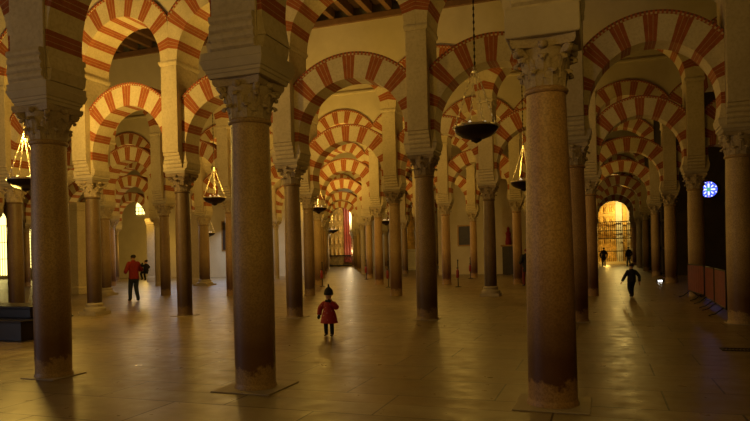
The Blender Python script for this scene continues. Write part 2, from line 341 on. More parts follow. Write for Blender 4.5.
# ---------------------------------------------------------------- piers over the columns
def pier_me(front=False):
    if front: return MB().stack([(.31, .34, Z_IMP + .003), (.31, .34, Z_P - .12)]).mesh('pier', ['pier_stone'], None, .012)
    return MB().stack([(.26, .31, Z_IMP + .003), (.26, .31, Z_COR)]).stack([(.26, .5, Z_COR), (.26, .5, Z_P - .12)]).mesh('pier', ['pier_stone'], None, .012)
def springer_me():
    return MB().stack([(.375, .305, Z_IMP + .003), (.395, .308, Z_IMP + .06), (.412, .308, LZ - 1.38 * math.sin(.28) - .006)]).mesh('springer', ['pier_stone'])
def corbel_me(sgn, y0=.31, y1=.5, w=.259):
    # lobed roll corbel: a row of horizontal rolls stepping outwards
    mb = MB(); n = 4; prof = [(y0, Z_IMP + .003)]; s_ = (y1 - y0) / .19
    for k in range(n):
        z0 = Z_IMP + .02 + (Z_COR - Z_IMP - .02) * k / n; dz = (Z_COR - Z_IMP - .02) / n; b0 = y0 + s_ * (.01 + .15 * k / n)
        prof += [(b0, z0 + dz * .05), (b0 + .035, z0 + dz * .3), (b0 + .042, z0 + dz * .6), (b0 + .03, z0 + dz * .92)]
    prof += [(y1, Z_COR), (y0 - .005, Z_COR)]; k = len(prof)
    vs = [(-w, sgn * y, z) for y, z in prof] + [(w, sgn * y, z) for y, z in prof]
    mb.add(vs, [tuple(range(k)), tuple(reversed(range(k, 2 * k)))] + [(q, (q + 1) % k, k + (q + 1) % k, k + q) for q in range(k)])
    return mb.mesh('corbel', ['pier_stone'])
def cornice_me(): return MB().stack([(.262, .502, Z_P - .12), (.28, .52, Z_P - .1), (.30, .54, Z_P - .05), (.30, .54, Z_P)]).mesh('cornice', ['pier_stone'])
PF = pier_me(True)
PM = [pier_me(), springer_me(), corbel_me(-1), corbel_me(1), cornice_me()]
PMF = [PF, springer_me(), corbel_me(-1, .345, .40, .30), corbel_me(1, .345, .40, .30), cornice_me()]
for (i, j), x in COLS.items():
    if not kept('pier', i, j): continue
    n = pier_row[j].index(i)
    t = ob('masonry_pier', PM[0] if j else PF, None, (x, j * B, 0))
    lab = {(0, 0): 'dim stone pier with ribbed corbel over the column beside the dark dais', (1, 0): 'broad stone pier rising off the stepped impost of the front middle column',
           (2, 0): 'stone pier rising out of frame over the nearest granite column', (1, 1): 'tall pale pier over the dark leafy capital right of the toddler'}.get((i, j), f'pale stone pier over a column, {NTH[n]} pier from left in the {ORD[j]} arcade')
    tag(t, lab, 'pier', 'piers over the columns')
    ms = PM if j else PMF
    ob('springer', ms[1], t); ob('corbel', ms[2], t); ob('corbel', ms[3], t); ob('cornice', ms[4], t)

# ---------------------------------------------------------------- striped arches
def arch_me(R, RX, zc, T, t0, clip, n_red, sx=1):
    """ring of alternating cream stone wedges and groups of three red bricks"""
    mb = MB(); t1 = PI - t0; per = (t1 - t0) / (n_red + (n_red + 1) * 1.3); tt = t0; hy = T / 2; segs = []
    for k in range(2 * n_red + 1):
        if k % 2 == 0:
            d = per * 1.3; segs += [(tt + d * q / 3, tt + d * (q + 1) / 3, 0) for q in range(3)]
        else:
            d = per; w = [.305, .042, .306, .042, .305]; a = tt
            for q, ww in enumerate(w): segs.append((a, a + d * ww, 2 if q % 2 else 1)); a += d * ww
        tt += d
    def ro(t): return min(RX, clip / max(abs(math.cos(t)), 1e-4))
    for a, b_, mi in segs:
        j = .006 * random.uniform(-1, 1)
        vs = []
        for t in (a, b_):
            c, s = math.cos(t), math.sin(t); o = ro(t)
            if t0 < 0 and (t == t0 or t == segs[-1][1]):   # level bed where the arch sits on its springer
                for x_ in (R * c, math.copysign(clip, c)):
                    for y in (-hy, hy): vs.append((x_ * sx, y, zc + R * s))
                continue
            for r in (R, o):
                for y in (-hy, hy): vs.append((r * c * sx, y, zc + r * s))
        fs = [(0, 4, 6, 2), (1, 3, 7, 5), (0, 1, 5, 4), (2, 6, 7, 3)]
        if a == segs[0][0]: fs.append((0, 2, 3, 1))
        if b_ == segs[-1][1]: fs.append((4, 5, 7, 6))
        mb.add(vs, fs, mi)
    return mb.mesh('arch', ['cream_stone', 'red_brick', 'brick_mortar'])
def moulding_me(RX, zc, T, clip, sx=1):
    mb = MB(); hy = T / 2 + .035; ta = math.acos(min(1, clip / (RX + .003))); n = 72
    for k in range(n):
        a = ta + (PI - 2 * ta) * k / n; b_ = ta + (PI - 2 * ta) * (k + 1) / n; mi = (0, 1)[k % 2]
        for (r0, r1, yy, m_) in ((RX + .002, RX + .045, hy, mi), (RX + .045, RX + .085, hy + .012, 2 if k % 2 else 0)):
            vs = []
            for t in (a, b_):
                for r in (r0, r1):
                    rr = min(r, clip / max(abs(math.cos(t)), 1e-4))
                    for y in (-yy, yy): vs.append((rr * math.cos(t) * sx, y, zc + rr * math.sin(t)))
            mb.add(vs, [(0, 4, 6, 2), (1, 3, 7, 5), (0, 1, 5, 4), (2, 6, 7, 3)], m_)
    return mb.mesh('moulding', ['red_line', 'pale_line', 'dark_line'])
def low_set(sx, j=1):
    cl = (A * sx / 2 - (.264 if j else .314)) / sx
    return arch_me(1.38, 1.95, LZ, 0.62, -.28, cl, 9, sx), moulding_me(1.95, LZ, .58, cl - .002, sx)
def up_set(sx):
    cl = (A * sx / 2 - .002) / sx
    return arch_me(1.46, 2.06, UZ, 1.0, 0.0, cl, 8, sx), moulding_me(2.06, UZ, .96, cl, sx)
BAYS = [(i, j) for i, j in sorted(COLS) if (i + 1, j) in COLS and (kept('low', i, j) or kept('up', i, j))]
bay_row = {0: rows_of(k for k in BAYS if kept('low', *k)), 1: rows_of(k for k in BAYS if kept('up', *k))}
for i, j in BAYS:
    x0, x1 = COLS[(i, j)], COLS[(i + 1, j)]; sx = (x1 - x0) / A
    for up in (0, 1):
        if j == 0 and up or not kept(('low', 'up')[up], i, j): continue
        n = bay_row[up][j].index(i)
        lab = f'{"upper round" if up else "lower horseshoe"} arch striped red and cream, {NTH[n]} bay from left in the {ORD[j]} arcade'
        am, mm = me(('arch', up, round(sx, 4), j > 0), lambda: up_set(sx) if up else low_set(sx, j))
        o = ob('round_arch' if up else 'horseshoe_arch', am, None, ((x0 + x1) / 2, j * B, 0))
        tag(o, lab, 'arch', 'upper arches of the arcades' if up else 'lower arches of the arcades')
        ob('extrados_moulding', mm, o)
# walls carried by the upper arches
Z_TOP = 10.55
for j in range(1, ROWS + 1):
    wall_bays = [i for i, jj in sorted(COLS) if jj == j and (i + 1, j) in COLS and i >= min(bay_row[1].get(j, [0])) - 1]
    if not bay_row[1].get(j): continue
    mb = MB(); hy = .46
    for i in wall_bays:
        x0, x1 = COLS[(i, j)], COLS[(i + 1, j)]; sx = (x1 - x0) / A; cx = (x0 + x1) / 2
        ta = math.acos((A / 2) / 2.15); n = 20; prev = None
        for k in range(n + 1):
            t = ta + (PI - 2 * ta) * k / n; px_, pz = cx + sx * 2.15 * math.cos(t), UZ + 2.15 * math.sin(t)
            if prev: mb.add([(prev[0], -hy, prev[1]), (px_, -hy, pz), (px_, -hy, Z_TOP), (prev[0], -hy, Z_TOP), (prev[0], hy, prev[1]), (px_, hy, pz), (px_, hy, Z_TOP), (prev[0], hy, Z_TOP)],
                            [(0, 1, 2, 3), (4, 7, 6, 5), (0, 4, 5, 1), (3, 2, 6, 7)])
            prev = (px_, pz)
    o = struct(f'wall_arcade_{j}', mb.mesh('wall', ['plaster']), (0, j * B, 0))
    xs = [COLS[(i, j)] for i in wall_bays] + [COLS[(wall_bays[-1] + 1, j)]]
    t = MB().box(min(xs) - 1, max(xs) + 1, -.56, .56, Z_TOP - .02, Z_TOP + .22)
    struct(f'trim_{j}', t.mesh('trim', ['wood_beam'], None, .02), (0, j * B, 0))
    if j >= 3:
        t = MB().box(min(xs), max(xs), -.53, -.46, 10.0, 10.12); struct(f'trim_{j + 10}', t.mesh('trim', ['plaster'], None, .02), (0, j * B, 0))
# timber ceiling: boards with joists
Y_END, X0, X1 = 68, -75, 24
mb = MB().box(X0, X1, -12, Y_END, 11.12, 11.3, 0)
for j in range(-1, ROWS):
    y0, y1 = j * B + .5, (j + 1) * B - .5
    xa, xb = (-12, 14) if j < 1 else (-30 - j * 5, 18)
    x = xa
    while x < xb: mb.box(x, x + .2, y0, y1, 10.78, 11.14, 1); x += .78
struct('ceiling', mb.mesh('ceiling', ['wood_dark', 'wood_beam']))
struct('floor', MB().box(X0, X1, -.42, Y_END, -.2, 0).mesh('floor', ['floor_marble']))
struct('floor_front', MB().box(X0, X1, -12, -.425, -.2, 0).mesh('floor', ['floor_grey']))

# ---------------------------------------------------------------- outer walls
WALL_Y = 37.5
def wx(px, Y, py=240): return at_row(px, py, Y)[0]
xl = wx(316, WALL_Y); xc0, xc1 = wx(438, WALL_Y), 2 * A - .85
struct('wall_left', MB().box(X0, xl, WALL_Y, WALL_Y + .6, 0, 11.2).mesh('wall', ['plaster']))
struct('wall_chapel', MB().box(xc0, xc1, WALL_Y, WALL_Y + 2.2, 0, 11.2).mesh('wall', ['plaster']))
struct('wall_far', MB().box(X0, X1, Y_END - .8, Y_END, 0, 11.2).mesh('wall', ['plaster']))
struct('wall_right', MB().box(10.95, X1, 33, 33.6, 0, 11.2).box(10.95, 11.5, 33.6, Y_END, 0, 11.2).mesh('wall', ['unlit_plaster']))
struct('wall_side_right', MB().box(X1 - .5, X1, -12, 33, 0, 11.2).mesh('wall', ['unlit_plaster']))
struct('wall_side_left', MB().box(X0, X0 + .5, -12, Y_END, 0, 11.2).mesh('wall', ['plaster']))
struct('wall_back', MB().box(X0, X1, -12.4, -11.8, 0, 11.2).mesh('wall', ['plaster']))

# square masonry pillars of the far left bays
for px0, px1, Y, lab in [(68, 87, 17.4, 'square stone pillar standing just left of the slim dark column on a moulded base'), (193, 204, 25.9, 'square stone pillar left of the hanging lamp beside the front middle column'), (150, 159, 30, 'square pale stone pillar behind and right of the adult in red')]:
    xa, xb = wx(px0, Y), wx(px1, Y); hw = (xb - xa) / 2 / 1.05
    t = thing('stone_pillar', lab, 'pillar', ((xa + xb) / 2, Y, 0))
    ob('base', MB().stack([(hw * 1.12, hw * 1.12, 0), (hw * 1.12, hw * 1.12, .3), (hw, hw, .4)]).mesh('base', ['pier_stone'], None, .01), t)
    ob('shaft', MB().box(-hw, hw, -hw, hw, .402, 4.0).mesh('shaft', ['pier_stone'], None, .015), t)
    ob('capital', MB().stack([(hw, hw, 4.002), (hw * 1.08, hw * 1.08, 4.08), (hw * 1.05, hw * 1.05, 4.12), (hw * 1.2, hw * 1.2, 4.3), (hw * 1.2, hw * 1.2, 4.42)]).mesh('capital', ['pier_stone']), t)

# ---------------------------------------------------------------- hanging bowl lamps
RIM = .39
def bowl_me():
    return MB().lathe([(.36, .0), (.385, -.01), (.37, -.06), (.33, -.11), (.25, -.16), (.15, -.195), (.10, -.21), (.09, -.235), (.05, -.255), (.012, -.275)], 32).mesh('bowl', ['bronze'], .7)
def rim_me():
    mb = MB(); mb.lathe([(.37, -.012), (.395, -.014), (.402, .0), (.395, .026), (.37, .028)], 40, cap=False)
    for k in range(16):
        t = 2 * PI * k / 16; mb.lathe([(.006, -.02), (.016, 0), (.006, .02)], 8, 0, (.40 * math.cos(t), .40 * math.sin(t), .006))
    return mb.mesh('rim', ['brass'], .7)
def chain_me(a):
    mb = MB(); p0 = Vector((.04 * math.cos(a), .04 * math.sin(a), .97)); p1 = Vector((.375 * math.cos(a), .375 * math.sin(a), .02)); n = 15
    d = (p1 - p0); u = d.normalized(); side = u.cross(Vector((0, 0, 1))).normalized(); up = side.cross(u)
    for k in range(n):
        c = p0 + d * ((k + .5) / n); w = side if k % 2 else up; L = d.length / n * .62
        mb.tube([c + u * L * math.cos(t) + w * .017 * math.sin(t) for t in [2 * PI * q / 10 for q in range(10)]], .006, 5, 0, True)
    return mb.mesh('chain', ['brass'], .8)
def hub_me(): return MB().lathe([(.01, .94), (.05, .955), (.055, .98), (.03, 1.0), (.02, 1.03), (.035, 1.05), (.012, 1.08)], 16).mesh('hub', ['brass'], .7)
def rod_me(L):
    mb = MB().tube([(0, 0, 1.06), (0, 0, L)], .009, 6); n = int((L - 1.1) / .12)
    for k in range(n): mb.lathe([(.006, -.04), (.018, -.02), (.018, .02), (.006, .04)], 6, 0, (0, 0, 1.12 + .12 * k))
    return mb.mesh('suspension_chain', ['bronze'], .8)
def bulb_me(): return MB().lathe([(.012, .0), (.03, .03), (.035, .06), (.022, .09), (.004, .105)], 10).mesh('bulb', ['lamp_glow'], .9)
CH = [bowl_me(), rim_me(), [chain_me(2 * PI * k / 4 + .5) for k in range(4)], hub_me(), bulb_me()]
def chandelier(x, y, z, label):
    t = thing('hanging_lamp', label, 'lamp', (x, y, z), 0, 'hanging bowl lamps')
    ob('bowl', CH[0], t); ob('rim', CH[1], t)
    for c in CH[2]: ob('chain', c, t)
    ob('hub', CH[3], t); ob('suspension_chain', rod_me(11.1 - z), t)
    for k in range(3): ob('bulb', CH[4], t, (.16 * math.cos(2.1 * k), .16 * math.sin(2.1 * k), .002))
    return t
for px, py, Y, lab in [(476, 127.5, 4.05, 'large hanging bronze bowl lamp on brass chains, left of the nearest granite column'),
                       (524, 182, 12.15, 'hanging bowl lamp half hidden by the left side of the nearest granite column'),
                       (25.5, 180, 4.05, 'hanging bowl lamp peeking out left of the front column by the dais'),
                       (214.5, 198, 12.15, 'hanging bowl lamp with shining chains left of the front middle column'),
                       (318.5, 208, 20.2, 'small hanging bowl lamp seen just above the toddler, between two slim columns'),
                       (209, 233, 28.3, 'tiny distant hanging lamp below the lamp left of the front middle column'),
                       (333, 230, 36.4, 'tiny distant hanging lamp at the left of the central bright corridor'),
                       (386, 221, 28.3, 'distant hanging lamp in the gap right of the central bright corridor')]:
    x, z = at_row(px, py, Y); chandelier(x, Y, z, lab)

# ---------------------------------------------------------------- round stained window in the right wall painted as unlit
wxx, wz = at_row(708.5, 189.5, 33); R = .46
mb = MB(); nseg = 40
mb.add([(0, -.02, 0)] + [(R * math.cos(2 * PI * k / nseg), -.02, R * math.sin(2 * PI * k / nseg)) for k in range(nseg)], [(0, 1 + (k + 1) % nseg, 1 + k) for k in range(nseg)], 0)
for k in range(8):
    a = k * PI / 4; c, s = math.cos(a), math.sin(a)
    def P(u, w, y=-.035): return (u * c - w * s, y, u * s + w * c)
    L = [(R * .24, .028), (R * .45, .1 * R), (R * .68, .1 * R), (R * .74, .0)] if k % 2 == 0 else [(R * .38, .02), (R * .52, .08 * R), (R * .7, .07 * R), (R * .74, .0)]
    pts = [(u, w) for u, w in L] + [(u, -w) for u, w in reversed(L[:-1])]
    mb.add([P(u, w) for u, w in pts], [tuple(range(len(pts)))], 1)
    mb.lathe([(.001, 0), (.05, .0)], 10, 2 if k % 2 else 3, (0, 0, 0)) if False else None
    a2 = a + PI / 8; c2, s2 = R * .86 * math.cos(a2), R * .86 * math.sin(a2)
    mb.add([(c2 + .085 * R * math.cos(t), -.034, s2 + .085 * R * math.sin(t)) for t in [2 * PI * q / 10 for q in range(10)]], [tuple(range(10))], 1)
    c3, s3 = R * .88 * math.cos(a), R * .88 * math.sin(a)
    mb.add([(c3 + .07 * R * math.cos(t), -.034, s3 + .07 * R * math.sin(t)) for t in [2 * PI * q / 10 for q in range(10)]], [tuple(range(10))], 3 if k in (2, 6) else 0)
mb.add([(.09 * math.cos(t), -.036, .09 * math.sin(t)) for t in [2 * PI * q / 12 for q in range(12)]], [tuple(range(12))], 2)
mb.add([(0 + (R * .30) * math.cos(t), -.03, (R * .30) * math.sin(t)) for t in [2 * PI * q / 16 for q in range(16)]], [tuple(range(16))], 2)
g = struct('window_1', mb.mesh('window', ['glass_blue', 'glass_white', 'glass_green', 'glass_amber']), (wxx, 32.98, wz))
mb = MB(); mb.tube([((R + .03) * math.cos(2 * PI * k / 40), -.03, (R + .03) * math.sin(2 * PI * k / 40)) for k in range(40)], .05, 8, 0, True)
ob('frame', mb.mesh('frame', ['unlit_plaster'], .8), g)

# ---------------------------------------------------------------- lit chapel opening and emissive stand-ins for lit surfaces, left wall
def glow_panel(name, px0, px1, py0, py1, arched, bars, mat='warm_glow'):
    xa, za = at_row(px0, py1, WALL_Y - .05); xb, zb = at_row(px1, py0, WALL_Y - .05)
    za = max(za, .25); w = xb - xa; cx = (xa + xb) / 2; pts = [(-w / 2, za), (w / 2, za)]
    zs = zb - (w / 2 if arched else 0)
    if arched: pts += [(w / 2 * math.cos(t), zs + w / 2 * math.sin(t)) for t in [PI * k / 16 for k in range(17)]]
    else: pts += [(w / 2, zb), (-w / 2, zb)]
    o = struct(name, MB().add([(x, 0, z) for x, z in pts], [tuple(range(len(pts)))]).mesh('window', [mat]), (cx, WALL_Y - .03, 0))
    mb = MB(); n = max(2, int(w / .28))
    for k in range(n + 1): x = -w / 2 + w * k / n; mb.box(x - .02, x + .02, -.1, -.06, za, zs)
    nz = max(2, int((zs - za) / bars))
    for k in range(nz + 1): z = za + (zs - za) * k / nz; mb.box(-w / 2, w / 2, -.11, -.05, z - .025, z + .025)
    ob('grille', mb.mesh('grille', ['iron']), o)
    return cx, (za + zb) / 2
glow_panel('window_2', -22, 6.5, 205, 276, True, 1.2)
glow_panel('window_3', 24.5, 33, 196, 268, False, .3)  # lit gold lattice panel, its brightness given as emission
glow_panel('window_4', 136, 149, 199, 215, True, .9)  # emissive panel standing in for a strongly lit patch of wall

# ---------------------------------------------------------------- far ends of the two corridors
YF = Y_END - .8
# central corridor: gilded altarpiece with red columns
xa, xb = wx(330, YF), wx(362, YF); w = xb - xa; cx = (xa + xb) / 2
t = thing('altarpiece', 'gilded altarpiece with red columns at the far end of the central corridor', 'altarpiece', (cx, YF - .6, 0))
mb = MB().box(-w / 2, w / 2, .2, .5, 0, 9)
ob('back_panel', mb.mesh('back_panel', ['gold']), t)
for k in range(4):
    for q in range(5):
        z = 1.3 + q * 1.45; x = -w * .40 + k * w * .13
        ob('gilt_panel', me('gp', lambda: MB().box(-.21, .21, .08, .2, 0, 1.1).lathe([(.001, .02), (.12, .1), (.16, .4), (.1, .6), (.11, .75), (.001, .85)], 10, 0, (0, .06, .12)).mesh('gilt_panel', ['gold'], .6, 0)), t, (x, 0, z))
for x in (.04, .12, .20):
    ob('red_column', me('rc', lambda: MB().lathe([(.24, 0), (.24, .3), (.19, .35), (.19, 6.4), (.26, 6.7), (.26, 6.9)], 16).mesh('red_column', ['red_marble'], .6)), t, (x * w, -.02, .6))
ob('white_pillar', MB().box(-.28, .28, -.2, .2, 0, 7.2).stack([(.34, .26, 7.2), (.38, .3, 7.5)]).mesh('white_pillar', ['white_stone']), t, (w * .33, -.05, 0))
mb = MB().box(-w / 2, w / 2, -.5, -.42, 1.35, 1.5).box(-w / 2, w / 2, -.5, -.42, .1, .25)
for k in range(26): x = -w / 2 + w * (k + .5) / 26; mb.tube([(x, -.46, .1), (x, -.46, 1.4)], .025, 5)
ob('railing', mb.mesh('railing', ['iron']), t)
# right corridor: gilded screen behind an iron gate
xa, xb = wx(598, 62), wx(636, 62); w = xb - xa; cx = (xa + xb) / 2
t = thing('chapel_screen', 'bright gilded chapel front behind bars at the far end of the right corridor', 'screen', (cx, 62, 0))
ob('back_panel', MB().box(-w / 2, w / 2, .6, .9, 0, 8).mesh('back_panel', ['gold']), t)
ob('pilaster', MB().box(-.3, .3, .3, .6, 0, 7.6).stack([(.4, .2, 7.6), (.42, .25, 7.9)]).mesh('pilaster', ['white_stone']), t, (.25, 0, 0))
ob('pilaster', MB().box(-.14, .14, .35, .6, 0, 7.6).mesh('pilaster', ['cream_stone']), t, (1.15, 0, 0))
for k in range(3):
    for q in range(5):
        ob('gilt_panel', me('gp2', lambda: MB().box(-.24, .24, .45, .6, 0, .9).lathe([(.001, .05), (.16, .12), (.2, .4), (.12, .7), (.001, .8)], 10, 0, (0, .45, .05)).mesh('gilt_panel', ['gold'], .6)), t, (-1.5 + k * .58, 0, .6 + q * 1.15))
mb = MB()
for k in range(19): x = -w / 2 + w * (k + .5) / 19; mb.tube([(x, 0, 0), (x, 0, 4.3)], .022, 5)
for z in (.1, 1.3, 2.6, 3.4, 4.3): mb.box(-w / 2, w / 2, -.04, .04, z - .04, z + .04)
ob('gate_bars', mb.mesh('gate_bars', ['iron']), t)
ob('kerb', MB().box(-w / 2, w / 2, -.25, .1, 0, .25).mesh('kerb', ['cream_stone']), t)
struct('wall_end_right', MB().box(cx - 9, cx - w / 2 - .03, 62, 62.6, 0, 11.2).box(cx + w / 2 + .03, 10.95, 62, 62.6, 0, 11.2).mesh('wall', ['plaster']))

# ---------------------------------------------------------------- things along the chapel wall in the middle distance
def picture(px0, px1, py0, py1, label, Y=WALL_Y, red=False):
    xa, za = at_row(px0, py1, Y - .06); xb, zb = at_row(px1, py0, Y - .06); w, h = xb - xa, zb - za
    t = thing('painting', label, 'painting', ((xa + xb) / 2, Y - .005, za))
    ob('canvas', MB().box(-w / 2, w / 2, -.06, -.03, 0, h).mesh('canvas', ['maroon' if red else 'painting_dark']), t)
    f = .09
    ob('frame', MB().box(-w / 2 - f, w / 2 + f, -.1, 0, -f, 0).box(-w / 2 - f, w / 2 + f, -.1, 0, h, h + f).box(-w / 2 - f, -w / 2, -.1, 0, 0, h).box(w / 2, w / 2 + f, -.1, 0, 0, h).mesh('frame', ['frame_gold'], None, .015), t)
picture(459, 473, 226, 245, 'wide dark painting hung on the ochre wall between middle distance columns')
picture(223, 229, 222, 250, 'tall dark painting on the wall just left of the front middle column')
# altar niche with red figure and dark cabinet doors
xa, za = at_row(503, 262, WALL_Y - .3); xb, zb = at_row(514, 212, WALL_Y - .3); w = xb - xa
t = thing('altar_niche', 'narrow side altar with red figure over dark doors, behind the third row', 'altar', ((xa + xb) / 2, WALL_Y - .5, 0))
ob('doors', MB().box(-w / 2, w / 2, 0, .45, 0, 1.9).box(-.02, .02, -.02, 0, .1, 1.8).mesh('doors', ['painting_dark']), t)
ob('ledge', MB().box(-w / 2 - .1, w / 2 + .1, -.12, .45, 1.9, 2.02).mesh('ledge', ['frame_gold'], None, .015), t)
ob('lit_panel', MB().box(-w / 2, w / 2, .3, .45, 2.02, 4.6).mesh('lit_panel', ['cream_stone']), t)
ob('figure', MB().lathe([(.2, 0), (.22, .2), (.15, .55), (.19, .8), (.08, .95), (.1, 1.05), (.1, 1.15), (.02, 1.24)], 14).mesh('figure', ['coat_red'], .8), t, (0, .1, 2.02))
# gilded figure on a pedestal in the gap right of the corridor
x, z = at_row(411, 245, 50)
t = thing('gilded_statue', 'gilded figure on pale pedestal far behind, right of the central corridor', 'statue', (x, 50, 0))
ob('pedestal', MB().stack([(.75, .6, 0), (.75, .6, .15), (.65, .5, .2), (.65, .5, 1.7), (.75, .6, 1.8), (.75, .6, 1.95)]).mesh('pedestal', ['white_stone'], None, .02), t)
ob('figure', MB().lathe([(.5, 0), (.55, .3), (.42, .9), (.3, 1.6), (.4, 2.2), (.42, 2.6), (.2, 2.85), (.14, 3.0), (.2, 3.15), (.19, 3.35), (.05, 3.5)], 18).mesh('figure', ['gold'], .8), t, (0, 0, 1.95))
# dark iron screens on the right of the right corridor
for k, (y0, y1) in enumerate([(25.2, 31.6), (33.3, 39.8), (41.3, 47.8)]):
    t = thing('iron_screen', ['tall dark iron screen nearest along the right side of the right corridor', 'tall dark iron screen along the right corridor, second from the camera', 'tall dark iron screen along the right corridor, farthest from the camera'][k], 'screen', (10.75, y0, 0))
    L = y1 - y0; mb = MB()
    for q in range(27): mb.tube([(0, L * q / 26, .1), (0, L * q / 26, 4.5)], .022, 5)
    ob('bars', mb.mesh('bars', ['iron']), t)
    mb = MB()
    for z in (.0, 1.5, 3.0, 4.45): mb.box(-.05, .05, 0, L, z, z + .14)
    ob('rails', mb.mesh('rails', ['iron']), t)
# small floor light
x, y = on_floor(660, 282)
t = thing('floor_light', 'small white floor light glowing at the foot of a column by the right corridor', 'lamp', (x, y, 0))
ob('housing', MB().stack([(.16, .12, 0), (.16, .12, .06), (.13, .09, .14)]).mesh('housing', ['iron']), t)
ob('lens', MB().box(-.09, .09, -.15, -.12, .04, .09).mesh('lens', ['white_led']), t)
# floor grate
x, y = on_floor(738, 350)
t = thing('floor_grate', 'small dark iron grate set in the floor at lower right', 'grate', (x, y, .001))
mb = MB()
for k in range(9): mb.box(-.2 + k * .05, -.185 + k * .05, -.10, .10, 0, .008)
ob('bars', mb.mesh('bars', ['iron']), t)
ob('frame', MB().box(-.24, .24, -.14, -.10, 0, .012).box(-.24, .24, .10, .14, 0, .012).box(-.24, -.2, -.10, .10, 0, .012).box(.2, .24, -.10, .10, 0, .012).mesh('frame', ['iron']), t)

# ---------------------------------------------------------------- dark wooden dais at the left
x1, y1 = on_floor(37, 342)
t = thing('wooden_dais', 'dark wooden stepped dais at the left edge behind the front left column', 'dais', (x1 - .42, y1, 0))
ob('lower_step', MB().box(-5.2, -.0, .0, 1.3, 0, .38).mesh('lower_step', ['dais_wood'], None, .012), t)
ob('nosing', MB().box(-5.25, .04, -.04, 1.34, .382, .42).mesh('nosing', ['dais_wood'], None, .012), t)
ob('upper_step', MB().box(-5.2, -.3, .5, 1.22, .422, .62).mesh('upper_step', ['dais_wood'], None, .012), t)
ob('top_board', MB().box(-5.25, -.2, .42, 1.3, .622, .68).mesh('top_board', ['dais_wood'], None, .015), t)

# ---------------------------------------------------------------- red crowd barriers on the right
def barrier(p0, p1, label, h=1.06):
    p0, p1 = Vector(p0), Vector(p1); d = p1 - p0; L = d.length; rz = math.atan2(d.y, d.x)
    t = thing('crowd_barrier', label, 'barrier', (p0.x, p0.y, 0), rz, 'red barriers by the columns')
    mb = MB().tube([(0.02, 0, .2), (0.02, 0, h - .04), (.06, 0, h), (L - .06, 0, h), (L - .02, 0, h - .04), (L - .02, 0, .2), (.02, 0, .2)], .02, 8)
    ob('frame', mb.mesh('frame', ['iron'], .8), t)
    mb = MB(); n = 24; vs = []
    for k in range(n + 1):
        x = .03 + (L - .06) * k / n; y = .012 * math.sin(k * 1.9); vs += [(x, y - .012, .22), (x, y - .012, h - .02), (x, y + .012, .22), (x, y + .012, h - .02)]
    fs = []
    for k in range(n): a = 4 * k; fs += [(a, a + 4, a + 5, a + 1), (a + 2, a + 3, a + 7, a + 6), (a + 1, a + 5, a + 7, a + 3), (a, a + 2, a + 6, a + 4)]
    fs += [(0, 1, 3, 2), (4 * n, 4 * n + 2, 4 * n + 3, 4 * n + 1)]
    ob('cloth_panel', mb.add(vs, fs).mesh('cloth_panel', ['barrier_red'], .8), t)
    for x in (.3, L - .3):
        ob('foot', me('bfoot', lambda: MB().tube([(0, -.34, .018), (0, -.2, .06), (0, -.03, .2), (0, .03, .2), (0, .2, .06), (0, .34, .018)], .016, 6).mesh('foot', ['iron'], .8)), t, (x, 0, 0))
a0, a1 = on_floor(688.5, 296.5), on_floor(705, 302)
barrier(a0, a1, 'red cloth barrier panel standing farthest, in front of the column left of the stained window')
b0, b2 = on_floor(706, 303.5), on_floor(727, 318); bm_ = ((b0[0] + b2[0]) / 2, (b0[1] + b2[1]) / 2)
barrier(b0, (bm_[0], bm_[1] + .05), 'middle red cloth barrier panel of the row beside the dark aisle')
barrier((bm_[0], bm_[1] - .05), b2, 'red cloth barrier panel nearest the right edge column, end of the row')
barrier((b0[0] + .35, b0[1] - 1.1), (b0[0] + 2.6, b0[1] - 1.3), 'red barrier turned across the dark aisle, seen over the other panels')

# ---------------------------------------------------------------- slim stands with red extinguishers
for px, py, lab in [(366.5, 279.5, 'slim stand with red extinguisher in the central corridor, far from the camera'), (388.5, 287.5, 'slim stand with dark red extinguisher between two columns right of the central corridor'),
                    (458.3, 287, 'slim stand with red extinguisher beside a reddish column, middle of the photo'), (470.5, 278.5, 'slim stand with red extinguisher in front of the ochre chapel wall'), (322.5, 286.5, 'slim stand with red extinguisher just left of the toddler, far behind')]:
    x, y = on_floor(px, py)
    t = thing('extinguisher_stand', lab, 'extinguisher stand', (x, y, 0), 0, 'extinguisher stands')
    ob('base', me('xb', lambda: MB().lathe([(.15, 0), (.15, .015), (.03, .04)], 16).mesh('base', ['iron'], .6)), t)
    ob('post', me('xp', lambda: MB().lathe([(.022, .03), (.022, 1.2), (.035, 1.21), (.035, 1.25), (.01, 1.27)], 10).mesh('post', ['iron'], .6)), t)
    e = ob('extinguisher', me('xe', lambda: MB().lathe([(.04, .42), (.066, .44), (.07, .47), (.07, .74), (.055, .79), (.02, .83), (.02, .87)], 14, 0, (0, -.09, 0)).mesh('extinguisher', ['ext_red'], .7)), t)
    ob('valve', me('xv', lambda: MB().box(-.05, .05, -.12, -.024, .865, .90).mesh('valve', ['iron'])), e)

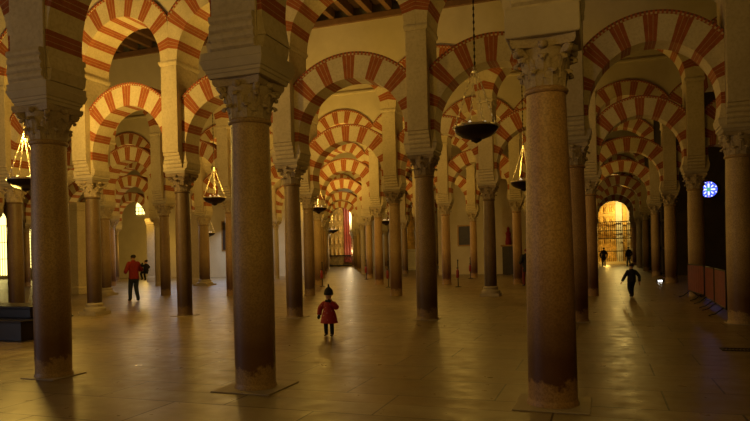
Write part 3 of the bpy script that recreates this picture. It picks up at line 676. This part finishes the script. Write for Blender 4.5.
# ---------------------------------------------------------------- people
def skin(name, chains, mat, parent, root=0, levels=2, mats=None):
    """chains: list of lists of (point, radius); first point of a later chain may be an index into the verts so that limbs share joints"""
    vs, rad, es = [], [], []
    for ch in chains:
        prev = None
        for it in ch:
            if isinstance(it, int): idx = it
            else: vs.append(it[0]); rad.append(it[1]); idx = len(vs) - 1
            if prev is not None: es.append((prev, idx))
            prev = idx
    me_ = bpy.data.meshes.new(name); me_.from_pydata([tuple(v) for v in vs], es, [])
    o = bpy.data.objects.new(name, me_); COL.objects.link(o)
    sm = o.modifiers.new('skin', 'SKIN'); sm.use_smooth_shade = True; sm.branch_smoothing = .4
    for k, d in enumerate(me_.skin_vertices[0].data):
        r = rad[k]; d.radius = r if isinstance(r, tuple) else (r, r); d.use_root = (k == root)
    ss = o.modifiers.new('sub', 'SUBSURF'); ss.levels = levels; ss.render_levels = levels
    dg = bpy.context.evaluated_depsgraph_get(); dg.update()
    m2 = bpy.data.meshes.new_from_object(o.evaluated_get(dg)); m2.materials.clear(); m2.materials.append(M[mat])
    m2.polygons.foreach_set('use_smooth', [True] * len(m2.polygons))
    bpy.data.objects.remove(o); bpy.data.meshes.remove(me_)
    return ob(name, m2, parent)
def mid(a, b_, t=.5): return tuple(a[k] + (b_[k] - a[k]) * t for k in range(3))
def person(loc, rz, Ht, label, coat, legs, shoe, hair, hands, feet, child=False, lean=0, seat=None, coat_len=.0, hat=None, extras=None, arm_r=1.0, flare=0., hk=None):
    """forward is local +Y; hands and feet are given as fractions of the height: (x, y, z)"""
    t = thing('person', label, 'person', loc, rz)
    S = lambda *p: (p[0] * Ht, p[1] * Ht, p[2] * Ht)
    k = hk or (1.25 if child else 1.0)
    hip_z = .47 if child else .50
    dz = 0 if seat is None else seat - hip_z * Ht
    def Z(p): return (p[0], p[1], p[2] + dz)
    sh_z = (.69 if hk else .74) if child else .815
    pel = Z(S(0, 0, hip_z)); waist = Z(S(0, lean * .1, hip_z + .1)); chest = Z(S(0, lean * .25, sh_z - .07)); neck = Z(S(0, lean * .33, sh_z + .025)); jaw = Z(S(0, lean * .4 + .012, sh_z + .06 * k)); head = Z(S(0, lean * .42 + .004, sh_z + .105 * k)); top = Z(S(0, lean * .42 - .006, sh_z + .15 * k))
    W = .098 * (1.08 if child else 1)
    ch = [[(pel, (.070 * Ht, .052 * Ht)), (waist, (.074 * Ht, .058 * Ht)), (chest, (.098 * Ht, .065 * Ht)), (neck, .032 * Ht * k), (jaw, (.036 * Ht * k, .042 * Ht * k)), (head, (.044 * Ht * k, .052 * Ht * k)), (top, (.030 * Ht * k, .036 * Ht * k))]]
    n = 7; arms = []
    for s, (hand, elb) in zip((-1, 1), hands):
        sh = Z(S(s * W, lean * .28, sh_z - .015)); el = Z(S(*elb)); ha = Z(S(*hand))
        d = Vector(ha) - Vector(el); d.normalize(); palm = tuple(Vector(ha) + d * .035 * Ht)
        ch.append([2, (sh, .036 * Ht), (el, .026 * Ht), (ha, .017 * Ht), (palm, (.022 * Ht, .011 * Ht))]); pi_ = n + 3; n += 4
        side = d.cross(Vector((0, 1, .2))).normalized(); bend = d.cross(side).normalized()
        for q, (o_, ln) in enumerate(((-.9, .034), (-.3, .041), (.3, .039), (.9, .030))):
            p1 = Vector(palm) + side * o_ * .014 * Ht + d * .016 * Ht; p2 = p1 + d * ln * .6 * Ht + bend * .006 * Ht; p3 = p2 + d * ln * .4 * Ht + bend * .014 * Ht
            ch.append([pi_, (tuple(p1), .0062 * Ht), (tuple(p2), .0055 * Ht), (tuple(p3), .0045 * Ht)]); n += 3
        p1 = Vector(ha) + side * .018 * Ht + d * .012 * Ht; p2 = p1 + side * .012 * Ht + d * .018 * Ht
        ch.append([pi_ - 1, (tuple(p1), .0068 * Ht), (tuple(p2), .0055 * Ht)]); n += 2
        arms.append((sh, el, ha))
    legsp = []
    for s, (foot, knee) in zip((-1, 1), feet):
        hp = Z(S(s * .052, 0, hip_z - .03)); kn = Z(S(*knee)); an = Z(S(*foot)); toe = (an[0] + s * .008 * Ht, an[1] + .075 * Ht, an[2] - .022 * Ht)
        ch.append([0, (hp, .042 * Ht), (kn, .030 * Ht), (an, .021 * Ht), (toe, .016 * Ht)]); n += 4; legsp.append((hp, kn, an, toe))
    # face: the nose grows out of the head, ears at the sides
    ch.append([5, (tuple(Vector(head) + Vector((0, .055 * Ht * k, -.008 * Ht))), .008 * Ht)]); n += 1
    for s in (-1, 1): ch.append([5, (tuple(Vector(head) + Vector((s * .05 * Ht * k, -.004 * Ht, -.004 * Ht))), .010 * Ht)]); n += 1
    skin('body', ch, 'skin', t)
    for s in (-1, 1):
        ob('eye', MB().lathe([(.0005, -.006 * Ht), (.005 * Ht, -.003 * Ht), (.006 * Ht, 0), (.005 * Ht, .003 * Ht), (.0005, .006 * Ht)], 8).mesh('eye', ['eye'], 1), t, tuple(Vector(head) + Vector((s * .017 * Ht * k, .049 * Ht * k, .004 * Ht))))
    ob('mouth', MB().stack([(.012 * Ht, .003 * Ht, -.003 * Ht), (.015 * Ht, .005 * Ht, 0), (.011 * Ht, .003 * Ht, .003 * Ht)]).mesh('mouth', ['lip'], 1), t, tuple(Vector(jaw) + Vector((0, .041 * Ht * k, .006 * Ht))))
    # coat: an elliptical body with sleeves; trousers: hips and two tapering legs
    puff = 1.2 if child else 1.08
    def loft(mb, secs, n=20):
        vs = []
        for (x, y_, z), rx, ry in secs:
            for q in range(n): a_ = 2 * PI * q / n; vs.append((x + rx * math.cos(a_), y_ + ry * math.sin(a_), z))
        k_ = len(secs)
        mb.add(vs, [(j * n + q, j * n + (q + 1) % n, (j + 1) * n + (q + 1) % n, (j + 1) * n + q) for j in range(k_ - 1) for q in range(n)] + [tuple(reversed(range(n))), tuple(range((k_ - 1) * n, k_ * n))])
    def limb(mb, pts, rad, n=14):
        # smooth path through the joints
        P_ = [Vector(p) for p in pts]; out, rr = [], []
        for i in range(len(P_) - 1):
            p0, p1, p2, p3 = P_[max(0, i - 1)], P_[i], P_[i + 1], P_[min(len(P_) - 1, i + 2)]
            for q in range(5):
                t_ = q / 5; out.append(.5 * ((2 * p1) + (p2 - p0) * t_ + (2 * p0 - 5 * p1 + 4 * p2 - p3) * t_ ** 2 + (3 * p1 - p0 - 3 * p2 + p3) * t_ ** 3)); rr.append(rad[i] + (rad[i + 1] - rad[i]) * t_)
        out.append(P_[-1]); rr.append(rad[-1]); mb.tube(out, rr, n)
    V_ = Vector; mb = MB(); u = Ht * puff
    low = V_(pel) - V_((0, 0, coat_len * Ht)); nk = V_(neck); chv = V_(chest); wv = V_(waist)
    loft(mb, [(low, (.098 + flare) * u, (.08 + flare) * u), (low.lerp(wv, .5), (.096 + flare * .6) * u, (.078 + flare * .6) * u), (wv, .092 * u, .072 * u), (wv.lerp(chv, .5), .098 * u, .072 * u), (chv, .108 * u, .074 * u),
              (V_((chv.x, chv.y, (sh_z - .018) * Ht + dz)), .104 * u, .066 * u), (V_((chv.x, chv.y, (sh_z + .006) * Ht + dz)).lerp(nk, .2), .084 * u, .054 * u), (nk - V_((0, 0, .006 * Ht)), .048 * Ht * k, .046 * Ht * k), (nk + V_((0, 0, .016 * Ht)), .044 * Ht * k, .044 * Ht * k)])
    for sh, el, ha in arms: limb(mb, [(sh[0] * .75, sh[1], sh[2] - .012 * Ht), (sh[0], sh[1], sh[2] - .022 * Ht), el, mid(el, ha, .95)], [.034 * u * arm_r, .042 * u * arm_r, .036 * u * arm_r, .028 * u * arm_r])
    ob('jacket', mb.mesh('jacket', [coat], 1.2), t)
    mb = MB()
    loft(mb, [(V_(pel) - V_((0, 0, .10 * Ht)), .060 * Ht, .050 * Ht), (V_(pel) - V_((0, 0, .06 * Ht)), .088 * Ht, .068 * Ht), (V_(pel) - V_((0, 0, .01 * Ht)), .092 * Ht, .072 * Ht), (V_(pel) + V_((0, 0, .05 * Ht)), .082 * Ht, .064 * Ht)])
    for hp, kn, an, toe in legsp: limb(mb, [(hp[0], hp[1], hp[2] + .015 * Ht), kn, (an[0], an[1], an[2] + .004 * Ht)], [.060 * Ht, .045 * Ht, .036 * Ht])
    ob('trousers', mb.mesh('trousers', [legs], 1.2), t)
    for hp, kn, an, toe in legsp:
        heel = (an[0], an[1] - .022 * Ht, an[2] - .018 * Ht)
        skin('shoe', [[((an[0], an[1] - .012 * Ht, an[2] + .03 * Ht), .030 * Ht), (heel, .024 * Ht), ((an[0], an[1] + .02 * Ht, an[2] - .014 * Ht), .027 * Ht), (toe, (.026 * Ht, .018 * Ht))]], shoe, t)
    hb = Vector(head)
    if hat: # knitted hat drawn up to a soft point
        r_ = .060 * Ht * k
        pr = [(r_ * 1.02, -.012), (r_ * 1.08, .0), (r_ * 1.08, .022), (r_ * 1.02, .028), (r_ * .97, .05), (r_ * .82, .075), (r_ * .55, .097), (r_ * .26, .112), (r_ * .17, .125), (r_ * .2, .14), (r_ * .16, .155), (.001, .16)]
        ob('hat', MB().lathe([(r, z * Ht * k / 1.15) for r, z in pr], 18, 0, (0, 0, 0)).mesh('hat', [hat], 1.2), t, tuple(hb + Vector((0, -.008 * Ht, .016 * Ht))))
    else:
        skin('hair', [[(tuple(hb + Vector((0, -.022 * Ht * k, -.025 * Ht * k))), (.060 * Ht * k, .054 * Ht * k)), (tuple(hb + Vector((0, -.014 * Ht * k, .025 * Ht * k))), (.060 * Ht * k, .062 * Ht * k)), (tuple(hb + Vector((0, -.006 * Ht, .052 * Ht * k))), .034 * Ht * k)]], hair, t)
    if extras: extras(t, Ht, Z, S, dict(neck=neck, head=head, chest=chest, arms=arms, waist=waist))
    return t
AWAY = YAW
# adult in red, walking away to the left, carrying a child on the right arm
x, y = on_floor(134.5, 301)
person((x, y, 0), AWAY + .75, 1.86, 'adult in red jacket and dark jeans walking away, carrying a small child', 'coat_red', 'jeans', 'leather', 'hair_dark',
       [((-.135, .10, .60), (-.175, -.02, .63)), ((.10, .16, .66), (.165, .0, .65))], [((-.035, .135, .040), (-.045, .09, .275)), ((.035, -.115, .05), (.048, .015, .275))], lean=.06, coat_len=.035)
c_, s_ = math.cos(AWAY), math.sin(AWAY)
cxp, cyp = x + c_ * .435 - s_ * .12, y + s_ * .435 + c_ * .12
person((cxp, cyp, 0), AWAY + 1.2, .98, 'small child in dark clothes held on the arm of the adult in red', 'black_cloth', 'black_cloth', 'leather', 'hair_dark',
       [((-.02, .15, .80), (-.17, .06, .70)), ((.12, .13, .62), (.17, .0, .62))], [((-.07, .13, .18), (-.09, .17, .40)), ((.07, .10, .15), (.09, .16, .38))], child=True, seat=1.14)
# toddler facing the camera
x, y = on_floor(329.5, 336)
def todd(t, Ht, Z, S, J):
    n = Vector(J['neck'])
    skin('scarf', [[(tuple(n + Vector((-.055, .01, .015)) * Ht), .026 * Ht), (tuple(n + Vector((-.02, .055, .008)) * Ht), .028 * Ht), (tuple(n + Vector((.035, .055, .01)) * Ht), .028 * Ht), (tuple(n + Vector((.06, -.005, .018)) * Ht), .026 * Ht), (tuple(n + Vector((0, -.05, .02)) * Ht), .026 * Ht), (tuple(n + Vector((-.055, -.01, .016)) * Ht), .026 * Ht)]], 'black_cloth', t)
    for (sh, el, ha) in J['arms']:
        d = (Vector(ha) - Vector(el)).normalized()
        skin('mitten', [[(tuple(Vector(ha) - d * .01 * Ht), .030 * Ht), (tuple(Vector(ha) + d * .04 * Ht), (.040 * Ht, .032 * Ht)), (tuple(Vector(ha) + d * .085 * Ht), .026 * Ht)]], 'black_cloth', t)
m, nt, b = new_mat('dotted_red'); v = coords(nt)
vo = nt.nodes.new('ShaderNodeTexVoronoi'); vo.inputs['Scale'].default_value = 15; nt.links.new(v, vo.inputs['Vector'])
nt.links.new(mixc(nt, ramp(nt, vo.outputs[0], [(.16, (1, 1, 1)), (.2, (0, 0, 0))]), (.34, .016, .016), (.40, .20, .18)), b.inputs['Base Color']); b.inputs['Roughness'].default_value = .7
bump(nt, b, noise(nt, v, 14, 3), .5, .03)
person((x, y, 0), AWAY + PI - .35, .98, 'toddler in puffy red dotted coat, dark pointed hat and boots standing on marble floor', 'dotted_red', 'black_cloth', 'leather', 'hair_dark',
       [((-.10, .13, .71), (-.20, .07, .60)), ((.21, .03, .43), (.20, -.02, .57))], [((-.075, .03, .045), (-.07, .03, .24)), ((.07, .0, .045), (.065, .02, .24))], child=True, coat_len=.20, hat='black_cloth', extras=todd, arm_r=1.3, flare=.055, hk=1.5)
# child in dark clothes in the right corridor
x, y = on_floor(632, 297)
person((x, y, 0), AWAY + .1, 1.2, 'child in dark clothes walking away down the right corridor, left arm held out', 'black_cloth', 'black_cloth', 'leather', 'hair_dark',
       [((-.26, .03, .44), (-.20, -.01, .58)), ((.20, -.05, .42), (.19, -.06, .57))], [((-.05, -.06, .055), (-.06, .03, .25)), ((.055, .08, .04), (.055, .07, .25))], child=True, coat_len=.05)
x, y = on_floor(526.8, 286)
person((x, y, 0), AWAY + .2, 1.74, 'person in long black coat and dark red trousers half hidden by the big granite column', 'black_cloth', 'maroon', 'leather', 'maroon',
       [((-.13, .13, .62), (-.16, -.01, .62)), ((.14, .06, .46), (.16, -.03, .62))], [((-.045, .06, .04), (-.05, .06, .28)), ((.04, -.05, .045), (.05, .02, .28))], coat_len=.12)
x, y = on_floor(604, 267)
person((x, y, 0), AWAY - .3, 1.72, 'distant person in black standing at left of the right corridor end', 'black_cloth', 'black_cloth', 'leather', 'hair_dark',
       [((-.14, .05, .46), (-.16, -.03, .62)), ((.14, .08, .47), (.16, -.02, .62))], [((-.05, .02, .04), (-.05, .02, .28)), ((.05, .0, .04), (.05, .02, .28))], coat_len=.03)
x, y = on_floor(629, 266)
person((x, y, 0), AWAY + .2, 1.74, 'distant person in dark jacket and pale jeans at the right corridor end', 'black_cloth', 'pale_jeans', 'leather', 'hair_dark',
       [((-.14, .04, .46), (-.16, -.03, .62)), ((.14, .08, .50), (.16, -.02, .62))], [((-.05, .06, .04), (-.05, .06, .28)), ((.05, -.05, .045), (.05, .02, .28))], coat_len=.03)

# ---------------------------------------------------------------- lights: the hall's spots, unseen warm lamps, cool panels standing in for daylight from the left
def lamp(x, y, z, w, col=(1, .60, .105), r=.3):
    l = bpy.data.lights.new('lamp', 'POINT'); l.energy = w; l.color = col; l.shadow_soft_size = r
    o = bpy.data.objects.new('warm_lamp', l); COL.objects.link(o); o.location = (x, y, z); return o
def bay(i, k, z, w, col=(1, .60, .105)):   # up-lighter: a wide soft spot thrown at the arches
    l = bpy.data.lights.new('uplight', 'SPOT'); l.energy = w; l.color = col; l.shadow_soft_size = .25; l.spot_size = math.radians(165); l.spot_blend = 1
    o = bpy.data.objects.new('hall_uplight', l); COL.objects.link(o); o.location = ((i + .5) * A, (k + .5) * B, z - 1.2); o.rotation_euler = (PI, 0, 0); return o
LIGHTS = [  # bay column, aisle, height, watts
    (-2, 0, 4.6, 4200), (0, 0, 5.2, 300), (2, 0, 5.2, 150),
    (-4, 1, 4.8, 900), (-2, 1, 5.0, 450), (-1, 1, 5.2, 800), (1, 1, 5.0, 350), (2, 1, 5.0, 100),
    (-6, 2, 4.8, 700), (-4, 2, 5.0, 700), (-2, 2, 5.0, 2000), (0, 2, 5.0, 600), (2, 2, 5.0, 110),
    (-7, 3, 5.0, 1100), (-5, 3, 5.0, 700), (-3, 3, 5.0, 2000), (-1, 3, 5.0, 700), (1, 3, 5.0, 600), (2, 3, 5.0, 100),
    (-4, 4, 5.0, 1700), (2, 4, 5.0, 120), (-5, 5, 5.0, 1500), (2, 5, 5.0, 150), (-6, 6, 5.0, 1500)]
for i, k, z, w in LIGHTS: bay(i, k, z, w * .33); lamp((i + .5) * A, (k + .5) * B, z, w * .13, r=.35)
for i, k, w in ((-1, 1, 420), (-2, 2, 500), (-3, 3, 500), (-2, 0, 500)): bay(i, k, 5.4, w)
x_, z_ = at_row(146, 230, 34.5); lamp(x_, 34.5, 2.6, 130); lamp(x_ - 9, 33, 3, 90)  # unseen lamps added to warm and brighten the far left wall
lamp(6.5, -4.6, 4.0, 95); lamp(-1.5, -4.5, 5.0, 55); lamp(10, -4, 5, 45)
lamp(9.2, 60.2, 5.5, 380, (1, .70, .20)); lamp(8.0, 60.6, 1.2, 100); x_, z_ = at_row(346, 230, YF - 4); lamp(x_, YF - 3.5, 6, 330, (1, .78, .42)); lamp(x_, YF - 2.5, 2, 130, (1, .78, .42))  # unseen lamps added to brighten the chapel screen and the altarpiece
def area(loc, target, sx, sy, w, col):
    l = bpy.data.lights.new('daylight', 'AREA'); l.shape = 'RECTANGLE'; l.size = sx; l.size_y = sy; l.energy = w; l.color = col
    o = bpy.data.objects.new('daylight_panel', l); COL.objects.link(o); o.location = loc
    o.rotation_euler = (Vector(target) - Vector(loc)).to_track_quat('-Z', 'Y').to_euler(); return o
area((-11, -7, 2.6), (0, -2.2, .3), 2.5, 3, 120, (.80, .85, 1.0))
area((-20, 31, 4.2), (-19, 31, 0), 12, 3, 330, (.75, .83, 1.0))  # unseen overhead panel added to lay bluish strips on the far left floor
wd = bpy.data.worlds.new('world'); SC.world = wd; wd.use_nodes = True
bg = wd.node_tree.nodes['Background']; bg.inputs[0].default_value = (1, .62, .25, 1); bg.inputs[1].default_value = .018
